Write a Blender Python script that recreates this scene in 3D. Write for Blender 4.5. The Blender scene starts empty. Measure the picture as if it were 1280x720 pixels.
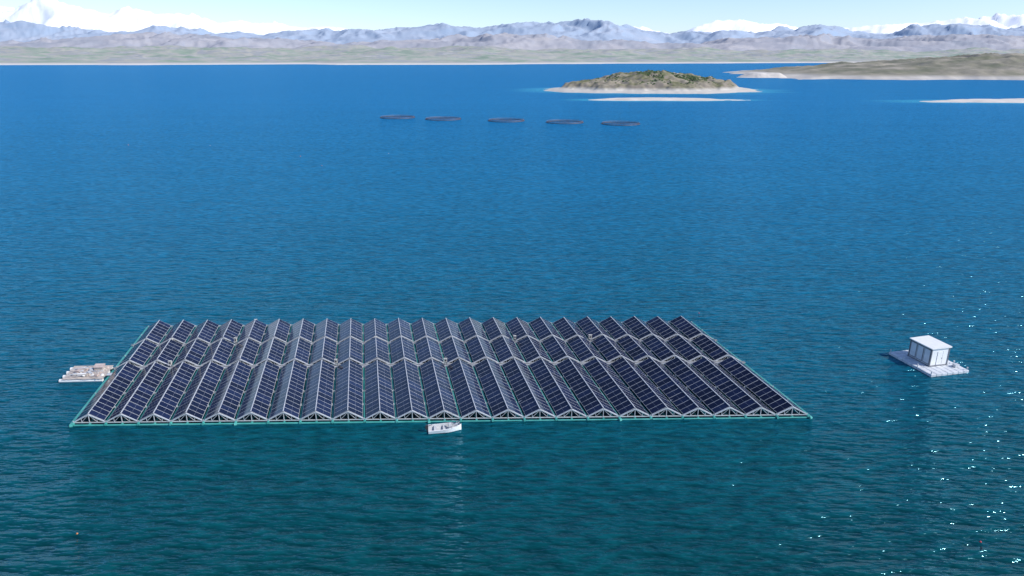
import bpy, bmesh, math, random
from mathutils import Vector, noise, Matrix
random.seed(7)
S = bpy.context.scene
R = math.radians

# ------------------------------------------------------------ helpers
def mat(name, col=(.5,.5,.5), rough=.6, metal=0.0, spec=0.5):
    m = bpy.data.materials.new(name); m.use_nodes = True
    b = m.node_tree.nodes["Principled BSDF"]
    b.inputs["Base Color"].default_value = (*col, 1)
    b.inputs["Roughness"].default_value = rough
    b.inputs["Metallic"].default_value = metal
    b.inputs["Specular IOR Level"].default_value = spec
    return m
def nd(m, t, **k):
    n = m.node_tree.nodes.new(t)
    for a, v in k.items(): setattr(n, a, v)
    return n
def lk(m, a, b): m.node_tree.links.new(a, b)
def ramp(m, fac, stops):
    n = nd(m, "ShaderNodeValToRGB")
    e = n.color_ramp.elements
    while len(e) < len(stops): e.new(0.5)
    for i, (p, c) in enumerate(stops):
        e[i].position = p; e[i].color = (*c, 1)
    lk(m, fac, n.inputs[0]); return n.outputs[0]
def noisetex(m, vec, scale, detail=4, rough=.55):
    n = nd(m, "ShaderNodeTexNoise")
    n.inputs["Scale"].default_value = scale; n.inputs["Detail"].default_value = detail
    n.inputs["Roughness"].default_value = rough
    lk(m, vec, n.inputs["Vector"]); return n.outputs["Fac"]
def mixc(m, fac, a, b, mode='MIX'):
    n = nd(m, "ShaderNodeMix", data_type='RGBA', blend_type=mode)
    for s, v in ((0, fac), (6, a), (7, b)):
        if hasattr(v, "links"): lk(m, v, n.inputs[s])
        elif s == 0: n.inputs[0].default_value = v
        else: n.inputs[s].default_value = (*v, 1)
    return n.outputs[2]
def mth(m, op, a, b=None, c=None, clamp=False):
    n = nd(m, "ShaderNodeMath", operation=op, use_clamp=clamp)
    for i, v in enumerate((a, b, c)):
        if v is None: continue
        if hasattr(v, "links"): lk(m, v, n.inputs[i])
        else: n.inputs[i].default_value = v
    return n.outputs[0]
def worn(name, c1, c2, scale=3, rough=.6, metal=0.0, bump=0.0):
    m = mat(name, c1, rough, metal)
    g = nd(m, "ShaderNodeNewGeometry")
    f = noisetex(m, g.outputs["Position"], scale, 6, .65)
    b = m.node_tree.nodes["Principled BSDF"]
    lk(m, ramp(m, f, [(.35, c1), (.7, c2)]), b.inputs["Base Color"])
    return m

class MB:
    """mesh builder"""
    def __init__(s): s.v=[]; s.f=[]; s.m=[]; s.uv={}
    def quad(s, pts, mi=0, uv=None):
        n=len(s.v); s.v += [tuple(p) for p in pts]
        if uv is not None: s.uv[len(s.f)] = uv
        s.f.append(tuple(range(n, n+len(pts)))); s.m.append(mi)
    def hexa(s, b, t, mi=0, top=None, uvtop=None):
        n=len(s.v); s.v += [tuple(p) for p in b]+[tuple(p) for p in t]
        F=[(3,2,1,0),(4,5,6,7),(0,1,5,4),(1,2,6,5),(2,3,7,6),(3,0,4,7)]
        for k,f in enumerate(F):
            if k==1 and uvtop: s.uv[len(s.f)] = uvtop
            s.f.append(tuple(n+i for i in f)); s.m.append(top if (k==1 and top is not None) else mi)
    def box(s, c, sz, rot=0, mi=0):
        cx,cy,cz=c; x,y,z=(q/2 for q in sz); cr,sr=math.cos(rot),math.sin(rot)
        P=lambda a,b,d:(cx+a*cr-b*sr, cy+a*sr+b*cr, cz+d)
        s.hexa([P(-x,-y,-z),P(x,-y,-z),P(x,y,-z),P(-x,y,-z)],[P(-x,-y,z),P(x,-y,z),P(x,y,z),P(-x,y,z)],mi)
    def beam(s, p0, p1, w, h=None, mi=0):
        h = h or w
        p0=Vector(p0); p1=Vector(p1); d=(p1-p0).normalized()
        up=Vector((0,0,1)) if abs(d.z)<.95 else Vector((1,0,0))
        a=d.cross(up).normalized()*w/2; b=a.cross(d).normalized()*h/2
        s.hexa([p0-a-b,p0+a-b,p1+a-b,p1-a-b],[p0-a+b,p0+a+b,p1+a+b,p1-a+b],mi)
    def tube(s, p0, p1, r, mi=0, n=8, r1=None):
        r1 = r if r1 is None else r1
        p0=Vector(p0); p1=Vector(p1); d=(p1-p0).normalized()
        up=Vector((0,0,1)) if abs(d.z)<.95 else Vector((1,0,0))
        a=d.cross(up).normalized(); b=a.cross(d).normalized()
        k=len(s.v)
        for p,rr in ((p0,r),(p1,r1)):
            for i in range(n):
                t=2*math.pi*i/n; s.v.append(tuple(p+(a*math.cos(t)+b*math.sin(t))*rr))
        for i in range(n):
            j=(i+1)%n; s.f.append((k+i,k+j,k+n+j,k+n+i)); s.m.append(mi)
        s.f.append(tuple(k+i for i in range(n))[::-1]); s.m.append(mi)
        s.f.append(tuple(k+n+i for i in range(n))); s.m.append(mi)
    def obj(s, name, mats, parent=None, smooth=False, bevel=0):
        me=bpy.data.meshes.new(name); me.from_pydata(s.v,[],s.f)
        for m in mats: me.materials.append(m)
        me.polygons.foreach_set("material_index", s.m)
        if s.uv:
            ul=me.uv_layers.new(name="UVMap")
            for fi,uv in s.uv.items():
                p=me.polygons[fi]
                for li,c in zip(p.loop_indices,uv): ul.data[li].uv=c
        if smooth: me.polygons.foreach_set("use_smooth",[True]*len(me.polygons))
        me.update()
        bm=bmesh.new(); bm.from_mesh(me); bmesh.ops.recalc_face_normals(bm,faces=bm.faces)
        bm.to_mesh(me); bm.free()
        o=bpy.data.objects.new(name,me); S.collection.objects.link(o)
        if parent: o.parent=parent
        if bevel:
            bv=o.modifiers.new("bevel","BEVEL"); bv.width=bevel; bv.segments=2
        return o
def empty(name, loc=(0,0,0)):
    e=bpy.data.objects.new(name,None); e.empty_display_size=1; S.collection.objects.link(e); return e

# ------------------------------------------------------------ camera
cd=bpy.data.cameras.new("camera"); cam=bpy.data.objects.new("camera",cd); S.collection.objects.link(cam)
cam.location=(0,0,44); cam.rotation_euler=(R(90-18.36),0,0)
cd.sensor_width=36; cd.lens=24.33; cd.clip_start=.5; cd.clip_end=200000
S.camera=cam

# ------------------------------------------------------------ light
SUN_EL=40; SUN_AZ=112   # azimuth clockwise from +Y
w=bpy.data.worlds.new("World"); S.world=w; w.use_nodes=True
nt=w.node_tree; bg=nt.nodes["Background"]
sky=nt.nodes.new("ShaderNodeTexSky"); sky.sky_type='NISHITA'; sky.sun_disc=False
sky.sun_elevation=R(SUN_EL); sky.sun_rotation=R(SUN_AZ); sky.altitude=1000
sky.air_density=1.0; sky.dust_density=.7; sky.ozone_density=2.0
tint=nt.nodes.new("ShaderNodeMix"); tint.data_type='RGBA'; tint.blend_type='MULTIPLY'; tint.inputs[0].default_value=1
tint.inputs[7].default_value=(.98,1.05,1.25,1)
nt.links.new(sky.outputs[0],tint.inputs[6]); nt.links.new(tint.outputs[2],bg.inputs[0]); bg.inputs[1].default_value=.15
sl=bpy.data.lights.new("sun","SUN"); sl.energy=4.9; sl.angle=R(.5); sl.color=(1,.96,.9)
so=bpy.data.objects.new("sun",sl); S.collection.objects.link(so)
sd=Vector((math.sin(R(SUN_AZ))*math.cos(R(SUN_EL)),math.cos(R(SUN_AZ))*math.cos(R(SUN_EL)),math.sin(R(SUN_EL))))
so.rotation_euler=sd.to_track_quat('Z','Y').to_euler(); so.location=(100,-50,150)
S.view_settings.view_transform='Standard'; S.view_settings.look='None'; S.view_settings.exposure=0

# ------------------------------------------------------------ water
wm=bpy.data.materials.new("lake_water"); wm.use_nodes=True
wm.node_tree.nodes.remove(wm.node_tree.nodes["Principled BSDF"])
g=nd(wm,"ShaderNodeNewGeometry"); pos=g.outputs["Position"]
sep=nd(wm,"ShaderNodeSeparateXYZ"); lk(wm,pos,sep.inputs[0])
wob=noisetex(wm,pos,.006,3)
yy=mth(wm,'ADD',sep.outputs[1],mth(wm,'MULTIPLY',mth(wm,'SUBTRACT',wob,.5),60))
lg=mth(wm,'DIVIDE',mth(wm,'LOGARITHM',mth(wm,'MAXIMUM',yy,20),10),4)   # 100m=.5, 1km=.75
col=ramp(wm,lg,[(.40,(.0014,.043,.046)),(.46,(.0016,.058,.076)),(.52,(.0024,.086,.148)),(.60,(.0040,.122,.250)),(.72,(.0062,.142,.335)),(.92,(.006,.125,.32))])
def mapped(rot,scl):
    mp=nd(wm,"ShaderNodeMapping"); mp.inputs["Rotation"].default_value=(0,0,R(rot)); mp.inputs["Scale"].default_value=scl
    lk(wm,pos,mp.inputs[0]); return mp.outputs[0]
patch=noisetex(wm,mapped(8,(.35,1.6,1)),.02,5,.6)
col=mixc(wm,mth(wm,'MULTIPLY',mth(wm,'SUBTRACT',patch,.42,clamp=True),1.8,clamp=True),col,mixc(wm,1.0,col,(.78,.83,.85),'MULTIPLY'))
def shallow(cx,cy,rx,ry,rot,cur):
    mp=nd(wm,"ShaderNodeMapping",vector_type='TEXTURE'); mp.inputs["Location"].default_value=(cx,cy,0)
    mp.inputs["Rotation"].default_value=(0,0,R(rot)); mp.inputs["Scale"].default_value=(rx,ry,1000)
    lk(wm,pos,mp.inputs[0])
    l=nd(wm,"ShaderNodeVectorMath",operation='LENGTH'); lk(wm,mp.outputs[0],l.inputs[0])
    f=nd(wm,"ShaderNodeMapRange",interpolation_type='SMOOTHSTEP'); lk(wm,mth(wm,'ADD',l.outputs["Value"],mth(wm,'MULTIPLY',mth(wm,'SUBTRACT',patch,.5),.5)),f.inputs[0])
    f.inputs[1].default_value=1.25; f.inputs[2].default_value=.85; f.inputs[3].default_value=0; f.inputs[4].default_value=.65
    return mixc(wm,f.outputs[0],cur,(.05,.32,.46))
col=shallow(200,1050,175,125,0,col); col=shallow(168,800,100,36,0,col); col=shallow(575,770,170,40,0,col)
# wave trains: wind waves, chop, long swell
wa=noisetex(wm,mapped(32,(.42,1.5,1)),1.05,2,.5)
wb_=noisetex(wm,mapped(-12,(.36,1.3,1)),.50,2,.5)
wc=noisetex(wm,mapped(12,(.45,1.5,1)),.10,3,.5)
hh=mth(wm,'ADD',mth(wm,'MULTIPLY',wa,.55),mth(wm,'ADD',mth(wm,'MULTIPLY',wb_,.75),mth(wm,'MULTIPLY',wc,1.1)))
bp=nd(wm,"ShaderNodeBump"); bp.inputs["Strength"].default_value=1; bp.inputs["Distance"].default_value=1.15
lk(wm,hh,bp.inputs["Height"])
# light through thin crests painted into the colour: crests lighter, troughs darker
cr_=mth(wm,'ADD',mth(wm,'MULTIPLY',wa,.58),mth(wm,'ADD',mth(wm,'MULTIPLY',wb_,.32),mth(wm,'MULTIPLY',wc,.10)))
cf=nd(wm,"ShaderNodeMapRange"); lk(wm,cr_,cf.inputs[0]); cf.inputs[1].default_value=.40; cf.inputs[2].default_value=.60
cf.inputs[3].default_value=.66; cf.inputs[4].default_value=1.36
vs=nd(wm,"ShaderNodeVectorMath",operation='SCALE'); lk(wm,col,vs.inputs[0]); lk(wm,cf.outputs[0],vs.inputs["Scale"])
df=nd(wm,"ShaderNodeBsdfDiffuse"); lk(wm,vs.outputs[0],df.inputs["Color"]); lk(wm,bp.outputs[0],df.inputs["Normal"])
gl=nd(wm,"ShaderNodeBsdfGlossy"); gl.inputs["Roughness"].default_value=.11; gl.inputs["Color"].default_value=(.36,.80,.98,1)
lk(wm,bp.outputs[0],gl.inputs["Normal"])
fn=nd(wm,"ShaderNodeFresnel"); fn.inputs["IOR"].default_value=1.33; lk(wm,bp.outputs[0],fn.inputs["Normal"])
ms=nd(wm,"ShaderNodeMixShader"); lk(wm,mth(wm,'MINIMUM',fn.outputs[0],.30),ms.inputs[0])
lk(wm,df.outputs[0],ms.inputs[1]); lk(wm,gl.outputs[0],ms.inputs[2])
lk(wm,ms.outputs[0],wm.node_tree.nodes["Material Output"].inputs[0])
W=MB(); W.quad([(-60000,-4000,0),(60000,-4000,0),(60000,60000,0),(-60000,60000,0)]); W.obj("water",[wm])

# ------------------------------------------------------------ terrain
def interp(tab,x):
    if x<=tab[0][0]: return tab[0][1]
    for (a,b),(c,d) in zip(tab,tab[1:]):
        if x<=c: return b+(d-b)*(x-a)/(c-a)
    return tab[-1][1]
def sm(a,b,x):
    t=max(0,min(1,(x-a)/(b-a))); return t*t*(3-2*t)
def ridged(x,y,sc,z=0,o=6,H=.9): return noise.ridged_multi_fractal(Vector((x/sc,y/sc,z)),H,2.1,o,1.0,2.0)
def fbm(x,y,sc,z=0,o=5): return noise.fractal(Vector((x/sc,y/sc,z)),1.0,2.0,o)
def fan(name,s0,s1,ns,ys,hf,mats):
    b=MB()
    for Y in ys:
        for i in range(ns+1):
            s=s0+(s1-s0)*i/ns; X=s*Y; b.v.append((X,Y,hf(s,X,Y)))
    for j in range(len(ys)-1):
        for i in range(ns):
            k=j*(ns+1)+i; b.f.append((k,k+1,k+ns+2,k+ns+1)); b.m.append(0)
    return b.obj(name,mats,smooth=True)
def lin(a,b,n): return [a+(b-a)*i/n for i in range(n+1)]

def terrain_mat(name,stops,nscale,steep,zs=None,snow=None,flatn=(.97,.80)):
    m=mat(name,(.4,.4,.4),.95,spec=.1); b=m.node_tree.nodes["Principled BSDF"]
    g=nd(m,"ShaderNodeNewGeometry"); f=noisetex(m,g.outputs["Position"],nscale,8,.62)
    c=ramp(m,f,stops)
    sp=nd(m,"ShaderNodeSeparateXYZ"); lk(m,g.outputs["Normal"],sp.inputs[0])
    st=nd(m,"ShaderNodeMapRange"); lk(m,sp.outputs[2],st.inputs[0])
    st.inputs[1].default_value=flatn[0]; st.inputs[2].default_value=flatn[1]
    c=mixc(m,st.outputs[0],c,steep)
    pz=nd(m,"ShaderNodeSeparateXYZ"); lk(m,g.outputs["Position"],pz.inputs[0])
    if zs:
        r=nd(m,"ShaderNodeMapRange"); lk(m,mth(m,'ADD',pz.outputs[2],mth(m,'MULTIPLY',mth(m,'SUBTRACT',f,.5),zs[0])),r.inputs[0])
        r.inputs[1].default_value=zs[0]*1.25; r.inputs[2].default_value=zs[0]*.6
        c=mixc(m,r.outputs[0],c,zs[1])
    if snow:
        r=nd(m,"ShaderNodeMapRange"); lk(m,mth(m,'ADD',pz.outputs[2],mth(m,'MULTIPLY',mth(m,'SUBTRACT',f,.5),snow[2])),r.inputs[0])
        r.inputs[1].default_value=snow[0]; r.inputs[2].default_value=snow[1]
        c=mixc(m,r.outputs[0],c,(.86,.88,.92))
    lk(m,c,b.inputs["Base Color"]); return m
K=912.
def u2s(x): return (x-640)/K
shore_tab=[(u2s(x),d) for x,d in [(-200,4700),(0,5000),(170,5100),(300,5500),(380,5600),(420,5150),(600,5300),(700,6000),(860,6600),(1000,7200),(1130,7600),(1180,8300),(1500,8000)]]
def hills(s,X,Y):
    sh=interp(shore_tab,s)+fbm(X,Y,700,3)*260
    t=(Y-sh)
    if t<0: return -6
    base=7*sm(0,60,t)+24*sm(100,1600,t)+ 150*sm(1200,6500,t)
    n=fbm(X,Y,1300,1)*.5+.5
    return base*(.3+1.0*max(0,n))+ sm(200,1500,t)*(13*fbm(X,Y,350,5)+20*ridged(X,Y,600,8,5))
hm=terrain_mat("hill_ground",[(.3,(.20,.27,.21)),(.44,(.28,.33,.27)),(.52,(.38,.37,.33)),(.6,(.28,.30,.31)),(.74,(.51,.48,.44))],.0026,(.31,.31,.34),(10,(.58,.55,.51)),flatn=(.985,.90))
fan("far_shore_hills",-1.0,1.0,700,lin(4300,8000,74)+lin(8120,13500,44),hills,[hm])

mid_tab=[(u2s(x),y) for x,y in [(-200,44),(0,54),(80,51),(200,46),(330,50),(430,56),(520,52),(600,46),(680,48),(760,52),(850,55),(930,52),(1010,46),(1090,50),(1180,46),(1300,48),(1500,48)]]
far_tab=[(u2s(x),y) for x,y in [(-200,30),(0,28),(60,30),(100,35),(135,40),(200,34),(250,37),(330,42),(400,39),(450,34),(500,35),(560,31),(600,37),(640,32),(700,28),(760,25),(790,33),(830,44),(870,37),(900,33),(940,41),(980,31),(1020,29),(1060,40),(1100,37),(1150,31),(1190,26),(1220,33),(1280,33),(1500,30)]]
def midm(s,X,Y):
    e=16500*(73-interp(mid_tab,s))/K+44
    env=sm(12000,16500,Y)*(1-sm(17000,20500,Y)*.6)
    wx=X+500*fbm(X,Y,2200,12)
    return e*env*(.36+.37*ridged(wx,Y,1900,4,6,.85)) + 40
def farm(s,X,Y):
    e=26000*(73-interp(far_tab,s))/K+44
    env=sm(19500,26000,Y)*(1-sm(26500,31000,Y))
    wx=X+700*fbm(X,Y,3000,14)
    return e*env*(.50+.25*ridged(wx,Y,2800,9,7,.88)) + 40
mm=terrain_mat("mountain_rock_hazed",[(.3,(.28,.30,.34)),(.5,(.35,.35,.38)),(.68,(.45,.43,.43))],.0011,(.29,.31,.36),flatn=(.97,.78))  # pale blue-grey: aerial haze painted into the rock colour
fm=terrain_mat("mountain_far_rock_hazed",[(.3,(.30,.37,.47)),(.55,(.35,.41,.50)),(.75,(.43,.47,.54))],.0006,(.28,.36,.47),snow=(1480,1680,1100))  # bluer and paler than bare rock, distance haze is in the base colour
fan("mountain_foothills",-1.05,1.05,1000,lin(12000,20500,90),midm,[mm])
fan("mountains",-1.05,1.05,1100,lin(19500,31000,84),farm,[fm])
snow_tab=[(u2s(x),y) for x,y in [(-300,20),(-100,8),(0,10),(35,6),(70,3),(110,10),(150,18),(200,22),(260,26),(330,32),(420,40),(520,52),(720,50),(800,34),(850,40),(890,33),(930,32),(1000,40),(1150,33),(1235,24),(1300,27),(1500,34)]]
def snowm(s,X,Y):
    e=42000*(73-interp(snow_tab,s))/K+44
    env=sm(33000,42000,Y)*(1-sm(43000,50000,Y))
    return e*env*(.66+.23*ridged(X,Y,5000,2,7,.85)) + 40
sm_=terrain_mat("snow_rock_hazed",[(.3,(.38,.46,.58)),(.6,(.48,.55,.66))],.0004,(.44,.52,.65),snow=(1000,1400,1500),flatn=(.90,.5))  # rock tones bluish with painted-in distance haze, snow cover on top
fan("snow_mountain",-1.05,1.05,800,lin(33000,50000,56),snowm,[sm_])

# ------------------------------------------------------------ island, bars, peninsula
def patchland(name,cx,cy,rx,ry,hf,mats,nx=150,ny=90):
    b=MB()
    for j in range(ny+1):
        for i in range(nx+1):
            a=-1.15+2.3*i/nx; c=-1.15+2.3*j/ny
            x=cx+a*rx; y=cy+c*ry; b.v.append((x,y,hf(a,c,x,y)))
    for j in range(ny):
        for i in range(nx):
            k=j*(nx+1)+i
            q=(k,k+1,k+nx+2,k+nx+1)
            if max(b.v[t][2] for t in q)>-1.0: b.f.append(q); b.m.append(0)
    return b.obj(name,mats,smooth=True)
def isl(a,c,x,y):
    r=math.sqrt(a*a+c*c)+fbm(x,y,55,2)*.13
    ed=1-r
    if ed<0: return max(-3,ed*30)
    ap=2.2*sm(0,.12,ed)
    cl=6.5*sm(.14+.12*max(0,abs(a)-.4),.32,ed)
    top=14*sm(.28,.9,ed)*(1+.3*fbm(x,y,70,7))
    return ap+cl+top+3.0*sm(.1,.3,ed)*(fbm(x,y,16,1)+ridged(x,y,20,3,5)*.7)
im=terrain_mat("island_ground",[(.30,(.08,.10,.045)),(.44,(.15,.15,.08)),(.54,(.26,.23,.17)),(.75,(.40,.36,.30))],.03,(.22,.19,.155),(5.5,(.50,.47,.42)),flatn=(.95,.75))
patchland("island",203,1050,158,112,isl,[im],230,130)
def bar(h):
    def f(a,c,x,y):
        c2=c+.35*a*a-.15; r=math.sqrt(a*a+c2*c2)+fbm(x,y,50,8)*.2
        ed=1-r
        return max(-3,ed*20) if ed<0 else h*sm(0,.5,ed)+.15*fbm(x,y,12,2)
    return f
sb=terrain_mat("sand_bar_ground",[(.35,(.50,.47,.42)),(.6,(.60,.56,.51))],.05,(.5,.46,.42))
patchland("sandbar",168,800,90,24,bar(1.6),[sb],120,40)
patchland("sandbar",580,770,150,30,bar(2),[sb],120,40)
patchland("sandbar",612,1760,66,55,bar(11),[sb],80,40)
def pen(a,c,x,y):
    lx=640+ fbm(x,y,180,5)*60 ; near=1545+ (x-1000)*-.15 + fbm(x,y,130,6)*65
    ed=min((x-lx)/80.,(y-near)/55.,(2700-y)/200.)
    if ed<0: return max(-3,ed*20)
    e=sm(0,1,ed); rise=sm(-60,800,x-lx)*sm(20,300,y-near)
    gul=ridged(x,y,95,3,5,.8)
    return 6*e+ 5*sm(1,2.5,ed)+ 30*rise*(1+.3*fbm(x,y,260,3)) + (1.5+6.5*rise)*e*gul - sm(2000,2700,y)*18
pm=terrain_mat("peninsula_ground",[(.32,(.14,.15,.10)),(.5,(.23,.215,.165)),(.7,(.37,.33,.27))],.011,(.21,.19,.165),(8,(.46,.43,.39)),flatn=(.96,.84))
patchland("peninsula",1500,2100,950,650,pen,[pm],420,200)

# island shrubs (one mass)
gb=worn("shrub_leaves",(.035,.065,.02),(.08,.12,.04),.4,.9)
def blob(b,c,r,mi=0,squash=.7,n=6):
    k=len(b.v); rings=3
    for j in range(1,rings+1):
        ph=math.pi*.5*(1-j/rings)
        for i in range(n):
            t=2*math.pi*i/n+j; rr=r*math.cos(ph)*random.uniform(.75,1.2)
            b.v.append((c[0]+rr*math.cos(t),c[1]+rr*math.sin(t),c[2]+r*squash*math.sin(ph)*random.uniform(.8,1.2)))
    b.v.append((c[0],c[1],c[2]+r*squash))
    top=len(b.v)-1
    for i in range(n): b.f.append((top,k+i,k+(i+1)%n)); b.m.append(mi)
    for j in range(rings-1):
        for i in range(n):
            a=k+j*n+i; a2=k+j*n+(i+1)%n; b.f.append((a,a+n,a2+n,a2)); b.m.append(mi)
b=MB(); cnt=0
while cnt<1500:
    a=random.gauss(.18,.28); c=random.gauss(-.18,.22); x=203+a*158; y=1050+c*112
    if a*a+c*c>.45 or noise.noise(Vector((x/30,y/30,2)))<-.02: continue
    blob(b,(x,y,isl(a,c,x,y)-.3),random.uniform(.6,1.9)); cnt+=1
b.obj("island_shrubs",[gb])

# ------------------------------------------------------------ floating solar array
arr=empty("floating_solar_array")
O=Vector((-55.4,77.5,0)); A=Vector((93.6/23,2.1/23,0)); Bh=Vector((-6.8,32.6,0)).normalized()
NB=23; PD=1.13; GR=[(0.2,14),(17.05,7),(25.75,7)]; ZE=.54; ZR=1.54
def P(i,t,z): return O+A*i+Bh*t+Vector((0,0,z))
bayz=[random.uniform(-.04,.05) for _ in range(NB)]
pmat=mat("pv_glass",(.01,.015,.04),.12); pb=pmat.node_tree.nodes["Principled BSDF"]
uvn=nd(pmat,"ShaderNodeUVMap"); su=nd(pmat,"ShaderNodeSeparateXYZ"); lk(pmat,uvn.outputs[0],su.inputs[0])
U,V=su.outputs[0],su.outputs[1]
def edge(x,w):
    fr=mth(pmat,'FRACT',x); d=mth(pmat,'MINIMUM',fr,mth(pmat,'SUBTRACT',1.0,fr))
    return mth(pmat,'LESS_THAN',d,w)
frame=mth(pmat,'MAXIMUM',edge(U,.011),edge(V,.019))
cell=mth(pmat,'MAXIMUM',edge(mth(pmat,'MULTIPLY',U,12.0),.03),edge(mth(pmat,'MULTIPLY',V,6.0),.03))
mid=mth(pmat,'LESS_THAN',mth(pmat,'ABSOLUTE',mth(pmat,'SUBTRACT',mth(pmat,'FRACT',U),.5)),.005)
fl=nd(pmat,"ShaderNodeVectorMath",operation='FLOOR'); lk(pmat,uvn.outputs[0],fl.inputs[0])
wn=nd(pmat,"ShaderNodeTexWhiteNoise",noise_dimensions='2D'); lk(pmat,fl.outputs[0],wn.inputs[0])
base=ramp(pmat,wn.outputs["Value"],[(0,(.002,.005,.020)),(.6,(.004,.009,.036)),(1,(.008,.016,.054))])
base=mixc(pmat,mth(pmat,'MULTIPLY',cell,.12),base,(.12,.14,.20))
gg=nd(pmat,"ShaderNodeNewGeometry"); dust=noisetex(pmat,gg.outputs["Position"],.9,5,.6)
base=mixc(pmat,mth(pmat,'MULTIPLY',dust,.015),base,(.45,.45,.45))
base=mixc(pmat,mid,base,(.18,.20,.25))
base=mixc(pmat,frame,base,(.64,.66,.68))
lk(pmat,base,pb.inputs["Base Color"]); pb.inputs["Specular IOR Level"].default_value=.16
lk(pmat,mth(pmat,'ADD',mth(pmat,'MULTIPLY',dust,.12),mth(pmat,'MULTIPLY_ADD',frame,.25,.05)),pb.inputs["Roughness"])
alu=worn("aluminium_frame",(.36,.37,.38),(.50,.51,.52),2,.45,.3)
steel=worn("galvanised_steel",(.48,.50,.51),(.66,.67,.68),1.5,.5,.2)
teal=worn("hdpe_pipe_teal",(.03,.25,.22),(.09,.38,.34),.5,.5)
grate=worn("walkway_grating",(.13,.135,.14),(.24,.25,.26),2.5,.7)
pan=MB()
for i in range(NB):
    for gi,(t0,n) in enumerate(GR):
        for side in (0,1):
            dz=random.uniform(-.03,.03)+bayz[i]
            for k in range(n):
                a0=t0+k*PD+.012; a1=t0+(k+1)*PD-.012
                j=random.uniform(-.018,.018); j2=random.uniform(-.018,.018)
                if side==0: u0,z0,u1,z1=i+.05,ZE,i+.492,ZR
                else: u0,z0,u1,z1=i+.508,ZR,i+.95,ZE
                z0+=dz+j; z1+=dz+j2
                lo=[P(u0,a0,z0-.05),P(u1,a0,z1-.05),P(u1,a1,z1-.05),P(u0,a1,z0-.05)]
                hi=[P(u0,a0,z0),P(u1,a0,z1),P(u1,a1,z1),P(u0,a1,z0)]
                iu=i*2+side; iv=gi*20+k; e=.0005
                pan.hexa(lo,hi,1,top=0,uvtop=[(iu+e,iv+e),(iu+1-e,iv+e),(iu+1-e,iv+1-e),(iu+e,iv+1-e)])
pan.obj("solar_panels",[pmat,alu],arr)
fr=MB()
for i in range(NB):
    for t0,n in GR:
        t1=t0+n*PD
        ts=[t0-.04]+[t0+n*PD*q/ (n//3) for q in range(1,n//3)]+[t1+.04]
        for t in ts:
            z=bayz[i]-.02; ou=(t==ts[0] or t==ts[-1]); w1=.11 if ou else .08
            fr.beam(P(i+.03,t,ZE-.12+z),P(i+.5,t,ZR-.11+z),w1,.12)
            fr.beam(P(i+.5,t,ZR-.11+z),P(i+.97,t,ZE-.12+z),w1,.12)
            fr.beam(P(i+.02,t,.30),P(i+.98,t,.30),w1,.09)
            fr.beam(P(i+.5,t,.35),P(i+.5,t,ZR-.16+z),.08)
            fr.beam(P(i+.26,t,.35),P(i+.26,t,ZE+.33+z),.05)
            fr.beam(P(i+.74,t,.35),P(i+.74,t,ZE+.33+z),.05)
            fr.beam(P(i+.26,t+.01,.35),P(i+.49,t+.01,ZR-.22),.05); fr.beam(P(i+.74,t+.01,.35),P(i+.51,t+.01,ZR-.22),.05)
        for u,z in ((.12,ZE+.05),(.4,ZR-.35),(.6,ZR-.35),(.88,ZE+.05)):
            fr.beam(P(i+u,t0,z-.09),P(i+u,t1,z-.09),.05,.06)
        fr.beam(P(i+.5,t0,ZR+bayz[i]+.035),P(i+.5,t1,ZR+bayz[i]+.035),.10,.03)
for i in range(NB+1):
    for t0,n in GR:
        for t in (t0-.04,t0+n*PD*.5,t0+n*PD+.04): fr.beam(P(i,t,.1),P(i,t,ZE-.02),.08)
fr.obj("support_frames",[steel],arr)
pp=MB(); TL=33.9
for i in range(NB+1):
    o=random.uniform(-.15,.15)
    pp.tube(P(i,-.25+o,.17),P(i,TL+.3+o,.17),.17)
    if i<NB: pp.tube(P(i+.5,-.1,.08),P(i+.5,TL,.08),.15)
for k,t in enumerate((16.5,25.4,34.1)): pp.tube(P(-.1,t,.04),P(NB+.1,t,.04),.16)
for i in range(NB):
    pp.tube(P(i+.04,-.12,.03),P(i+.96,-.12,.03),.13 if i<11 else .10)
for u in (-.07,NB+.07): pp.tube(P(u,-.3,.08),P(u,TL+.3,.08),.17)
for u in (-.03,NB+.03,5,11,17):
    pp.tube(P(u-.04,-.45,.12),P(u+.04,-.3,.12),.2)
pp.obj("float_pipes",[teal],arr,smooth=False)
wk=MB()
for t,wd in ((16.53,.6),(25.35,.5)):
    wk.hexa([P(-.1,t-wd/2,.38),P(NB+.1,t-wd/2,.38),P(NB+.1,t+wd/2,.38),P(-.1,t+wd/2,.38)],[P(-.1,t-wd/2,.43),P(NB+.1,t-wd/2,.43),P(NB+.1,t+wd/2,.43),P(-.1,t+wd/2,.43)])
wk.obj("walkways",[grate],arr)
white=worn("painted_white",(.68,.68,.66),(.8,.8,.78),1.5,.5)
beige=worn("box_beige",(.45,.43,.38),(.58,.56,.50),1.5,.5)
dark=mat("dark_plastic",(.03,.03,.035),.5)
ib=MB()
rot=math.atan2(A.y,A.x)
for (i,t) in [(1.5,25.35),(4,25.35),(12.0,16.5),(15,25.4),(4.5,33.9),(9.5,25.35),(2,16.5),(8,16.5),(18,25.35)]:
    c=P(i,t,0); w_=random.uniform(.35,.5); h_=random.uniform(.5,.7)
    ib.beam(c+Vector((-.15,0,.43)),c+Vector((-.15,0,1.2)),.05,mi=1); ib.beam(c+Vector((.15,0,.43)),c+Vector((.15,0,1.2)),.05,mi=1)
    ib.box(c+Vector((0,-.05,1.2)),(w_,.25,h_),rot); ib.box(c+Vector((0,-.05,1.22+h_/2)),(w_+.08,.34,.03),rot)
    ib.box(c+Vector((.03,-.19,1.22)),(w_*.5,.02,h_*.4),rot,mi=1)
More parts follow.
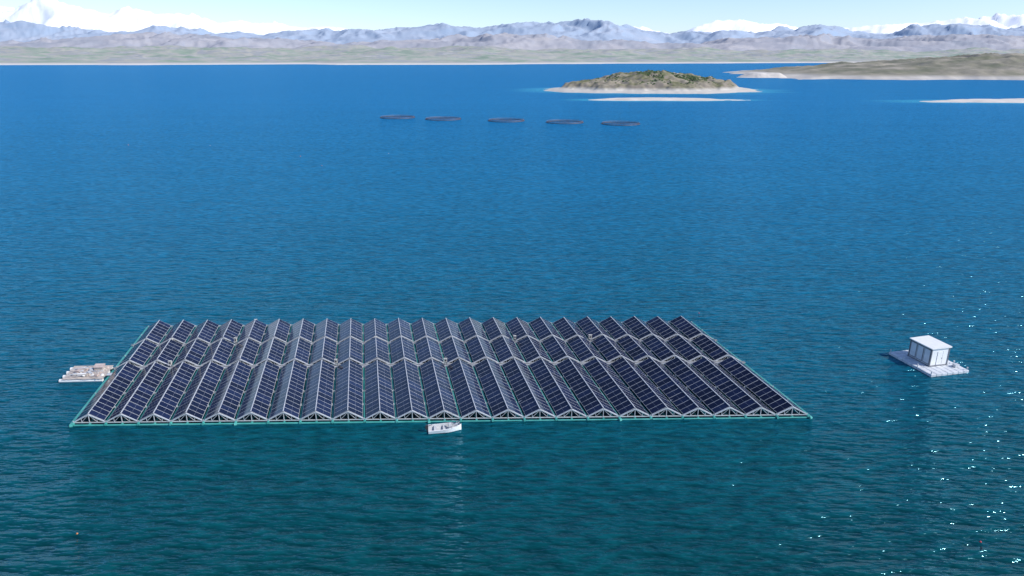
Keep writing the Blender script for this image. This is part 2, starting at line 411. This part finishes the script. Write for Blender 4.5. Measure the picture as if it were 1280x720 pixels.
ib.obj("inverter_boxes",[beige,dark],arr)
cb=MB()
for i in range(1,NB,1):
    for t in (16.2,16.85):
        cb.beam(P(i-.4,t,.50),P(i+.4,t,.50),.08,.06)
cb.obj("cable_trays",[steel],arr)

# ------------------------------------------------------------ cabin raft
cr=empty("floating_cabin")
th=R(13); e1=Vector((math.cos(th),math.sin(th),0)); e2=Vector((-math.sin(th),math.cos(th),0))
C0=Vector((60.9,91.4,0))
def Q(a,b,z): return C0+e1*a+e2*b+Vector((0,0,z))
deck=worn("white_deck",(.46,.49,.52),(.66,.68,.70),1.2,.6)
d=MB()
def qbox(b,a0,a1,c0,c1,z0,z1,mi=0):
    b.hexa([Q(a0,c0,z0),Q(a1,c0,z0),Q(a1,c1,z0),Q(a0,c1,z0)],[Q(a0,c0,z1),Q(a1,c0,z1),Q(a1,c1,z1),Q(a0,c1,z1)],mi)
for ix in range(7):
    for iy in range(9):
        if ix>=5 and iy>=5: continue
        qbox(d,ix*.95+.025,ix*.95+.925,iy*.95+.025,iy*.95+.925,-.15,.38+random.uniform(-.015,.015))
d.obj("deck_floats",[deck],cr,bevel=.06)
wall=worn("cabin_wall",(.72,.72,.71),(.80,.80,.79),.8,.5)
grey=worn("cabin_grey",(.12,.13,.15),(.18,.19,.21),1,.5)
lite=worn("cabin_panel",(.55,.57,.60),(.66,.68,.70),1,.45)
glass=mat("window_glass",(.02,.03,.04),.08)
cbn=MB(); a0,a1,c0,c1=1.9,4.95,2.5,6.6; zb,zt=.50,3.15
qbox(cbn,a0-.12,a1+.12,c0-.12,c1+.12,.40,.49,1)
qbox(cbn,a0,a1,c0,c1,zb,zt,0)
cbn.obj("walls",[wall,grey],cr)
t=MB()
for a,c in ((a0,c0),(a1,c0),(a0,c1),(a1,c1)): qbox(t,a-.07,a+.07,c-.07,c+.07,zb,zt+.02,0)
t.obj("corner_posts",[grey],cr)
t=MB()
L=(c1-c0-.14)/3
for k in range(3):
    q0=c0+.07+k*L+.05; q1=q0+L-.1
    qbox(t,a0-.03,a0-.001,q0,q1,zb+.1,zt-.1,0)
    qbox(t,a0-.06,a0-.031,q0+.12,q1-.12,zb+.25,zt-.3,4)
    for z in range(4): qbox(t,a0-.08,a0-.061,q0+.2,q1-.2,zb+.4+z*.16,zb+.46+z*.16,1)
qbox(t,a0+1.1,a0+2.0,c0-.03,c0-.001,zb+.06,zb+2.1,2)
qbox(t,a0+1.06,a0+1.09,c0-.035,c0-.001,zb+.06,zb+2.14,0); qbox(t,a0+2.01,a0+2.04,c0-.035,c0-.001,zb+.06,zb+2.14,0)
qbox(t,a0+1.88,a0+1.94,c0-.07,c0-.032,zb+1.0,zb+1.15,0)
t.obj("side_panels_and_door",[grey,steel,wall,glass,lite],cr)
t=MB()
t.hexa([Q(a0-.2,c0-.2,zt+.03),Q(a1+.2,c0-.2,zt+.03),Q(a1+.2,c1+.2,zt+.03),Q(a0-.2,c1+.2,zt+.03)],[Q(a0-.2,c0-.2,zt+.14),Q(a1+.2,c0-.2,zt+.24),Q(a1+.2,c1+.2,zt+.24),Q(a0-.2,c1+.2,zt+.14)])
t.obj("roof",[white],cr)
t=MB()
for a,c in ((.15,.2),(.15,2.8),(.15,5.6),(.15,8.3),(6.4,.2),(6.4,2.6),(6.4,4.5)): t.tube(Q(a,c,.38),Q(a,c,.75),.07,0); t.tube(Q(a,c,.75),Q(a,c,.82),.12,0)
qbox(t,5.3,6.0,1.2,1.8,.40,.85,0); qbox(t,5.3,6.1,3.4,4.4,.40,.75,1)
t.obj("bollards_and_boxes",[steel,white],cr)

# ------------------------------------------------------------ work raft (left)
wr=empty("work_raft")
wood=worn("wood_planks",(.38,.33,.29),(.54,.48,.43),2,.8)
foam=worn("pinkish_sacks",(.42,.33,.29),(.58,.49,.45),3,.9)
F0=Vector((-64.3,89.6,0)); f1=Vector((.995,.05,0)).normalized(); f2=Vector((-.2,.98,0)).normalized()
def G(a,b,z): return F0+f1*a+f2*b+Vector((0,0,z))
t=MB()
for k in range(4): t.tube(G(-.4,.3+k*1.35,.15),G(5.6,.3+k*1.35,.15),.28,0)
t.obj("raft_floats",[white],wr)
t=MB()
for k in range(19):
    a=.05+k*.3; t.hexa([G(a,0+random.uniform(-.1,.1),.45),G(a+.27,0,.45),G(a+.27,4.7+random.uniform(-.1,.1),.45),G(a,4.7,.45)],[G(a,0,.5),G(a+.27,0,.5),G(a+.27,4.7,.5),G(a,4.7,.5)])
t.obj("raft_planks",[wood],wr)
t=MB()
for k in range(40):
    a=random.uniform(1.4,5.3)
    blob(t,G(a,random.uniform(1.0,4.4),.5),random.uniform(.15,.38),random.choice((0,0,1,2)),random.uniform(.5,.9))
for k in range(20):
    c=G(random.uniform(1.0,5.2),random.uniform(.7,4.3),random.uniform(.58,.8)); t.box(c,(random.uniform(.3,1.0),random.uniform(.2,.5),random.uniform(.12,.4)),random.uniform(0,3),random.choice((0,1,2,3)))
for k in range(22):
    a=G(random.uniform(.6,4),random.uniform(.4,4.2),.65+random.random()*.35); t.beam(a,a+Vector((random.uniform(.8,1.6),random.uniform(-.8,.8),random.uniform(-.15,.2))),.08,.06,random.choice((1,3)))
t.hexa([G(3.7,2.6,.5),G(4.9,2.6,.5),G(4.9,3.6,.5),G(3.7,3.6,.5)],[G(3.7,2.6,1.1),G(4.9,2.6,1.1),G(4.9,3.6,1.1),G(3.7,3.6,1.1)],1)
t.hexa([G(3.6,2.5,1.11),G(5.0,2.5,1.11),G(5.0,3.7,1.11),G(3.6,3.7,1.11)],[G(3.6,2.5,1.16),G(5.0,2.5,1.16),G(5.0,3.7,1.25),G(3.6,3.7,1.25)],0)
t.obj("raft_cargo",[foam,wood,white,steel],wr)
t=MB(); t.hexa([G(5.8,1.2,.42),G(6.8,1.2,.42),G(6.8,2.0,.42),G(5.8,2.0,.42)],[G(5.8,1.2,.48),G(6.8,1.2,.48),G(6.8,2.0,.48),G(5.8,2.0,.48)])
t.obj("gangway",[steel],wr)

# ------------------------------------------------------------ boat
bt=empty("small_boat")
hull=worn("boat_hull_white",(.72,.72,.70),(.82,.82,.80),1.5,.35)
inner=worn("boat_inside",(.45,.46,.46),(.6,.6,.58),2,.6)
t=MB(); B0=Vector((-8.4,76.2,0)); ang=R(8)
def Hh(x,y,z):
    return (B0.x+x*math.cos(ang)-y*math.sin(ang), B0.y+x*math.sin(ang)+y*math.cos(ang), z)
secs=[]; N=12
for k in range(N+1):
    s=k/N; x=-2.0+4.1*s
    w_=.85*(1-max(0,(s-.45)/.55)**2.2)+.015; sh=.52+.28*s*s; kd=-.2+.35*max(0,s-.6)**1.3*1.6
    secs.append([Hh(x,-w_,sh),Hh(x,-w_*.86,.12),Hh(x,-w_*.4,kd),Hh(x,0,kd-.05),Hh(x,w_*.4,kd),Hh(x,w_*.86,.12),Hh(x,w_,sh),
                 Hh(x-.02*s,w_*.86,sh+.01),Hh(x,w_*.72,.22),Hh(x,0,.16),Hh(x,-w_*.72,.22),Hh(x-.02*s,-w_*.86,sh+.01)])
m_=len(secs[0])
for s_ in secs: t.v+=s_
for k in range(N):
    for j in range(m_):
        a=k*m_+j; b2=k*m_+(j+1)%m_
        t.f.append((a,b2,b2+m_,a+m_)); t.m.append(1 if 7<=j<=10 else 0)
t.f.append(tuple(range(m_))); t.m.append(0); t.f.append(tuple(N*m_+j for j in range(m_))); t.m.append(0)
t.obj("hull",[hull,inner],bt)
t=MB()
for x in (-1.3,-.2): t.hexa([Hh(x,-.66,.38),Hh(x+.32,-.66,.38),Hh(x+.32,.66,.38),Hh(x,.66,.38)],[Hh(x,-.66,.43),Hh(x+.32,-.66,.43),Hh(x+.32,.66,.43),Hh(x,.66,.43)])
t.hexa([Hh(.5,-.3,.3),Hh(.95,-.3,.3),Hh(.95,.3,.3),Hh(.5,.3,.3)],[Hh(.55,-.26,.95),Hh(.85,-.26,.95),Hh(.85,.26,.95),Hh(.55,.26,.95)])
t.obj("seats_and_console",[inner],bt)
t=MB()
t.hexa([Hh(-2.35,-.17,.45),Hh(-2.0,-.17,.45),Hh(-2.0,.17,.45),Hh(-2.35,.17,.45)],[Hh(-2.3,-.13,.95),Hh(-1.98,-.15,.9),Hh(-1.98,.15,.9),Hh(-2.3,.13,.95)])
t.beam(Hh(-2.15,0,.45),Hh(-2.15,0,-.3),.12,.1); t.beam(Hh(-2.0,0,.8),Hh(-1.5,.1,.9),.05)
t.obj("outboard_motor",[dark],bt)
t=MB()
for sgn in (-1,1):
    t.tube(Hh(.9,sgn*.72,.6),Hh(1.0,sgn*.66,1.0),.025); t.tube(Hh(1.0,sgn*.66,1.0),Hh(1.9,sgn*.08,1.12),.025); t.tube(Hh(1.55,sgn*.42,.7),Hh(1.55,sgn*.32,1.06),.025)
t.obj("bow_rail",[steel],bt)

# ------------------------------------------------------------ fish cages
cage=worn("cage_pipe",(.05,.045,.06),(.11,.09,.11),.3,.6)
rail=worn("cage_rail",(.16,.14,.17),(.26,.22,.25),.3,.6)
net=worn("cage_net",(.06,.06,.075),(.11,.09,.10),1,.9)
for (x,y) in [(-89.5,556),(-52.4,541),(-4.2,527),(38.2,513),(76.8,501)]:
    e=empty("fish_cage"); t=MB(); n=40; Rr=13.4
    def ring(r,z,rad,mi=0):
        for i in range(n):
            a=2*math.pi*i/n; a2=2*math.pi*(i+1)/n
            t.tube((x+r*math.cos(a),y+r*math.sin(a),z),(x+r*math.cos(a2),y+r*math.sin(a2),z),rad,mi,6)
    ring(Rr,.10,.26); ring(Rr-.8,.10,.26); ring(Rr-.4,1.0,.10,1)
    for i in range(n):
        a=2*math.pi*i/n; c,s_=math.cos(a),math.sin(a)
        t.tube((x+Rr*c,y+Rr*s_,.2),(x+(Rr-.4)*c,y+(Rr-.4)*s_,1.0),.05,0,5)
        if i%2==0: t.beam((x+(Rr-.9)*c,y+(Rr-.9)*s_,.3),(x+(Rr+.1)*c,y+(Rr+.1)*s_,.3),.25,.06)
    t.obj("cage_rings",[cage,rail],e)
    t=MB()
    for i in range(n):
        a=2*math.pi*i/n; a2=2*math.pi*(i+1)/n; r=Rr-.8
        t.beam((x+r*math.cos(a),y+r*math.sin(a),.5),(x+r*math.cos(a2),y+r*math.sin(a2),.5),.04)
        if i%2==0: t.beam((x+r*math.cos(a),y+r*math.sin(a),.8),(x+.6*math.cos(a),y+.6*math.sin(a),.4),.05)
    t.tube((x,y,0),(x,y,.5),.3)
    t.obj("net",[net],e)

# ------------------------------------------------------------ buoys (tiny specks in the photo)
ob=[mat("buoy_orange",(.45,.16,.05),.5),mat("buoy_red",(.40,.03,.05),.5),mat("buoy_grey",(.3,.3,.32),.5)]
def buoy(x,y,r,mi):
    t=MB(); k=8
    zs=[(-.6,.6),(-.1,1),(.4,.9),(.8,.5),(1.0,.18),(1.35,.12)]
    for z,q in zs:
        for i in range(k): a=2*math.pi*i/k; t.v.append((x+r*q*math.cos(a),y+r*q*math.sin(a),r*z))
    for j in range(len(zs)-1):
        for i in range(k): a=j*k+i; c=j*k+(i+1)%k; t.f.append((a,c,c+k,a+k)); t.m.append(0)
    t.f.append(tuple((len(zs)-1)*k+i for i in range(k))); t.m.append(0)
    t.obj("buoy",[ob[mi]],smooth=True)
buoy(-42.4,56.5,.11,0); buoy(44.9,55.3,.12,1)
for (x,y,r,mi) in [(-205,375,.28,0),(-160,372,.25,2),(-100,330,.25,0),(-82,300,.22,0),(34,118,.12,1),(-60,340,.25,2)]:
    buoy(x,y,r,mi)
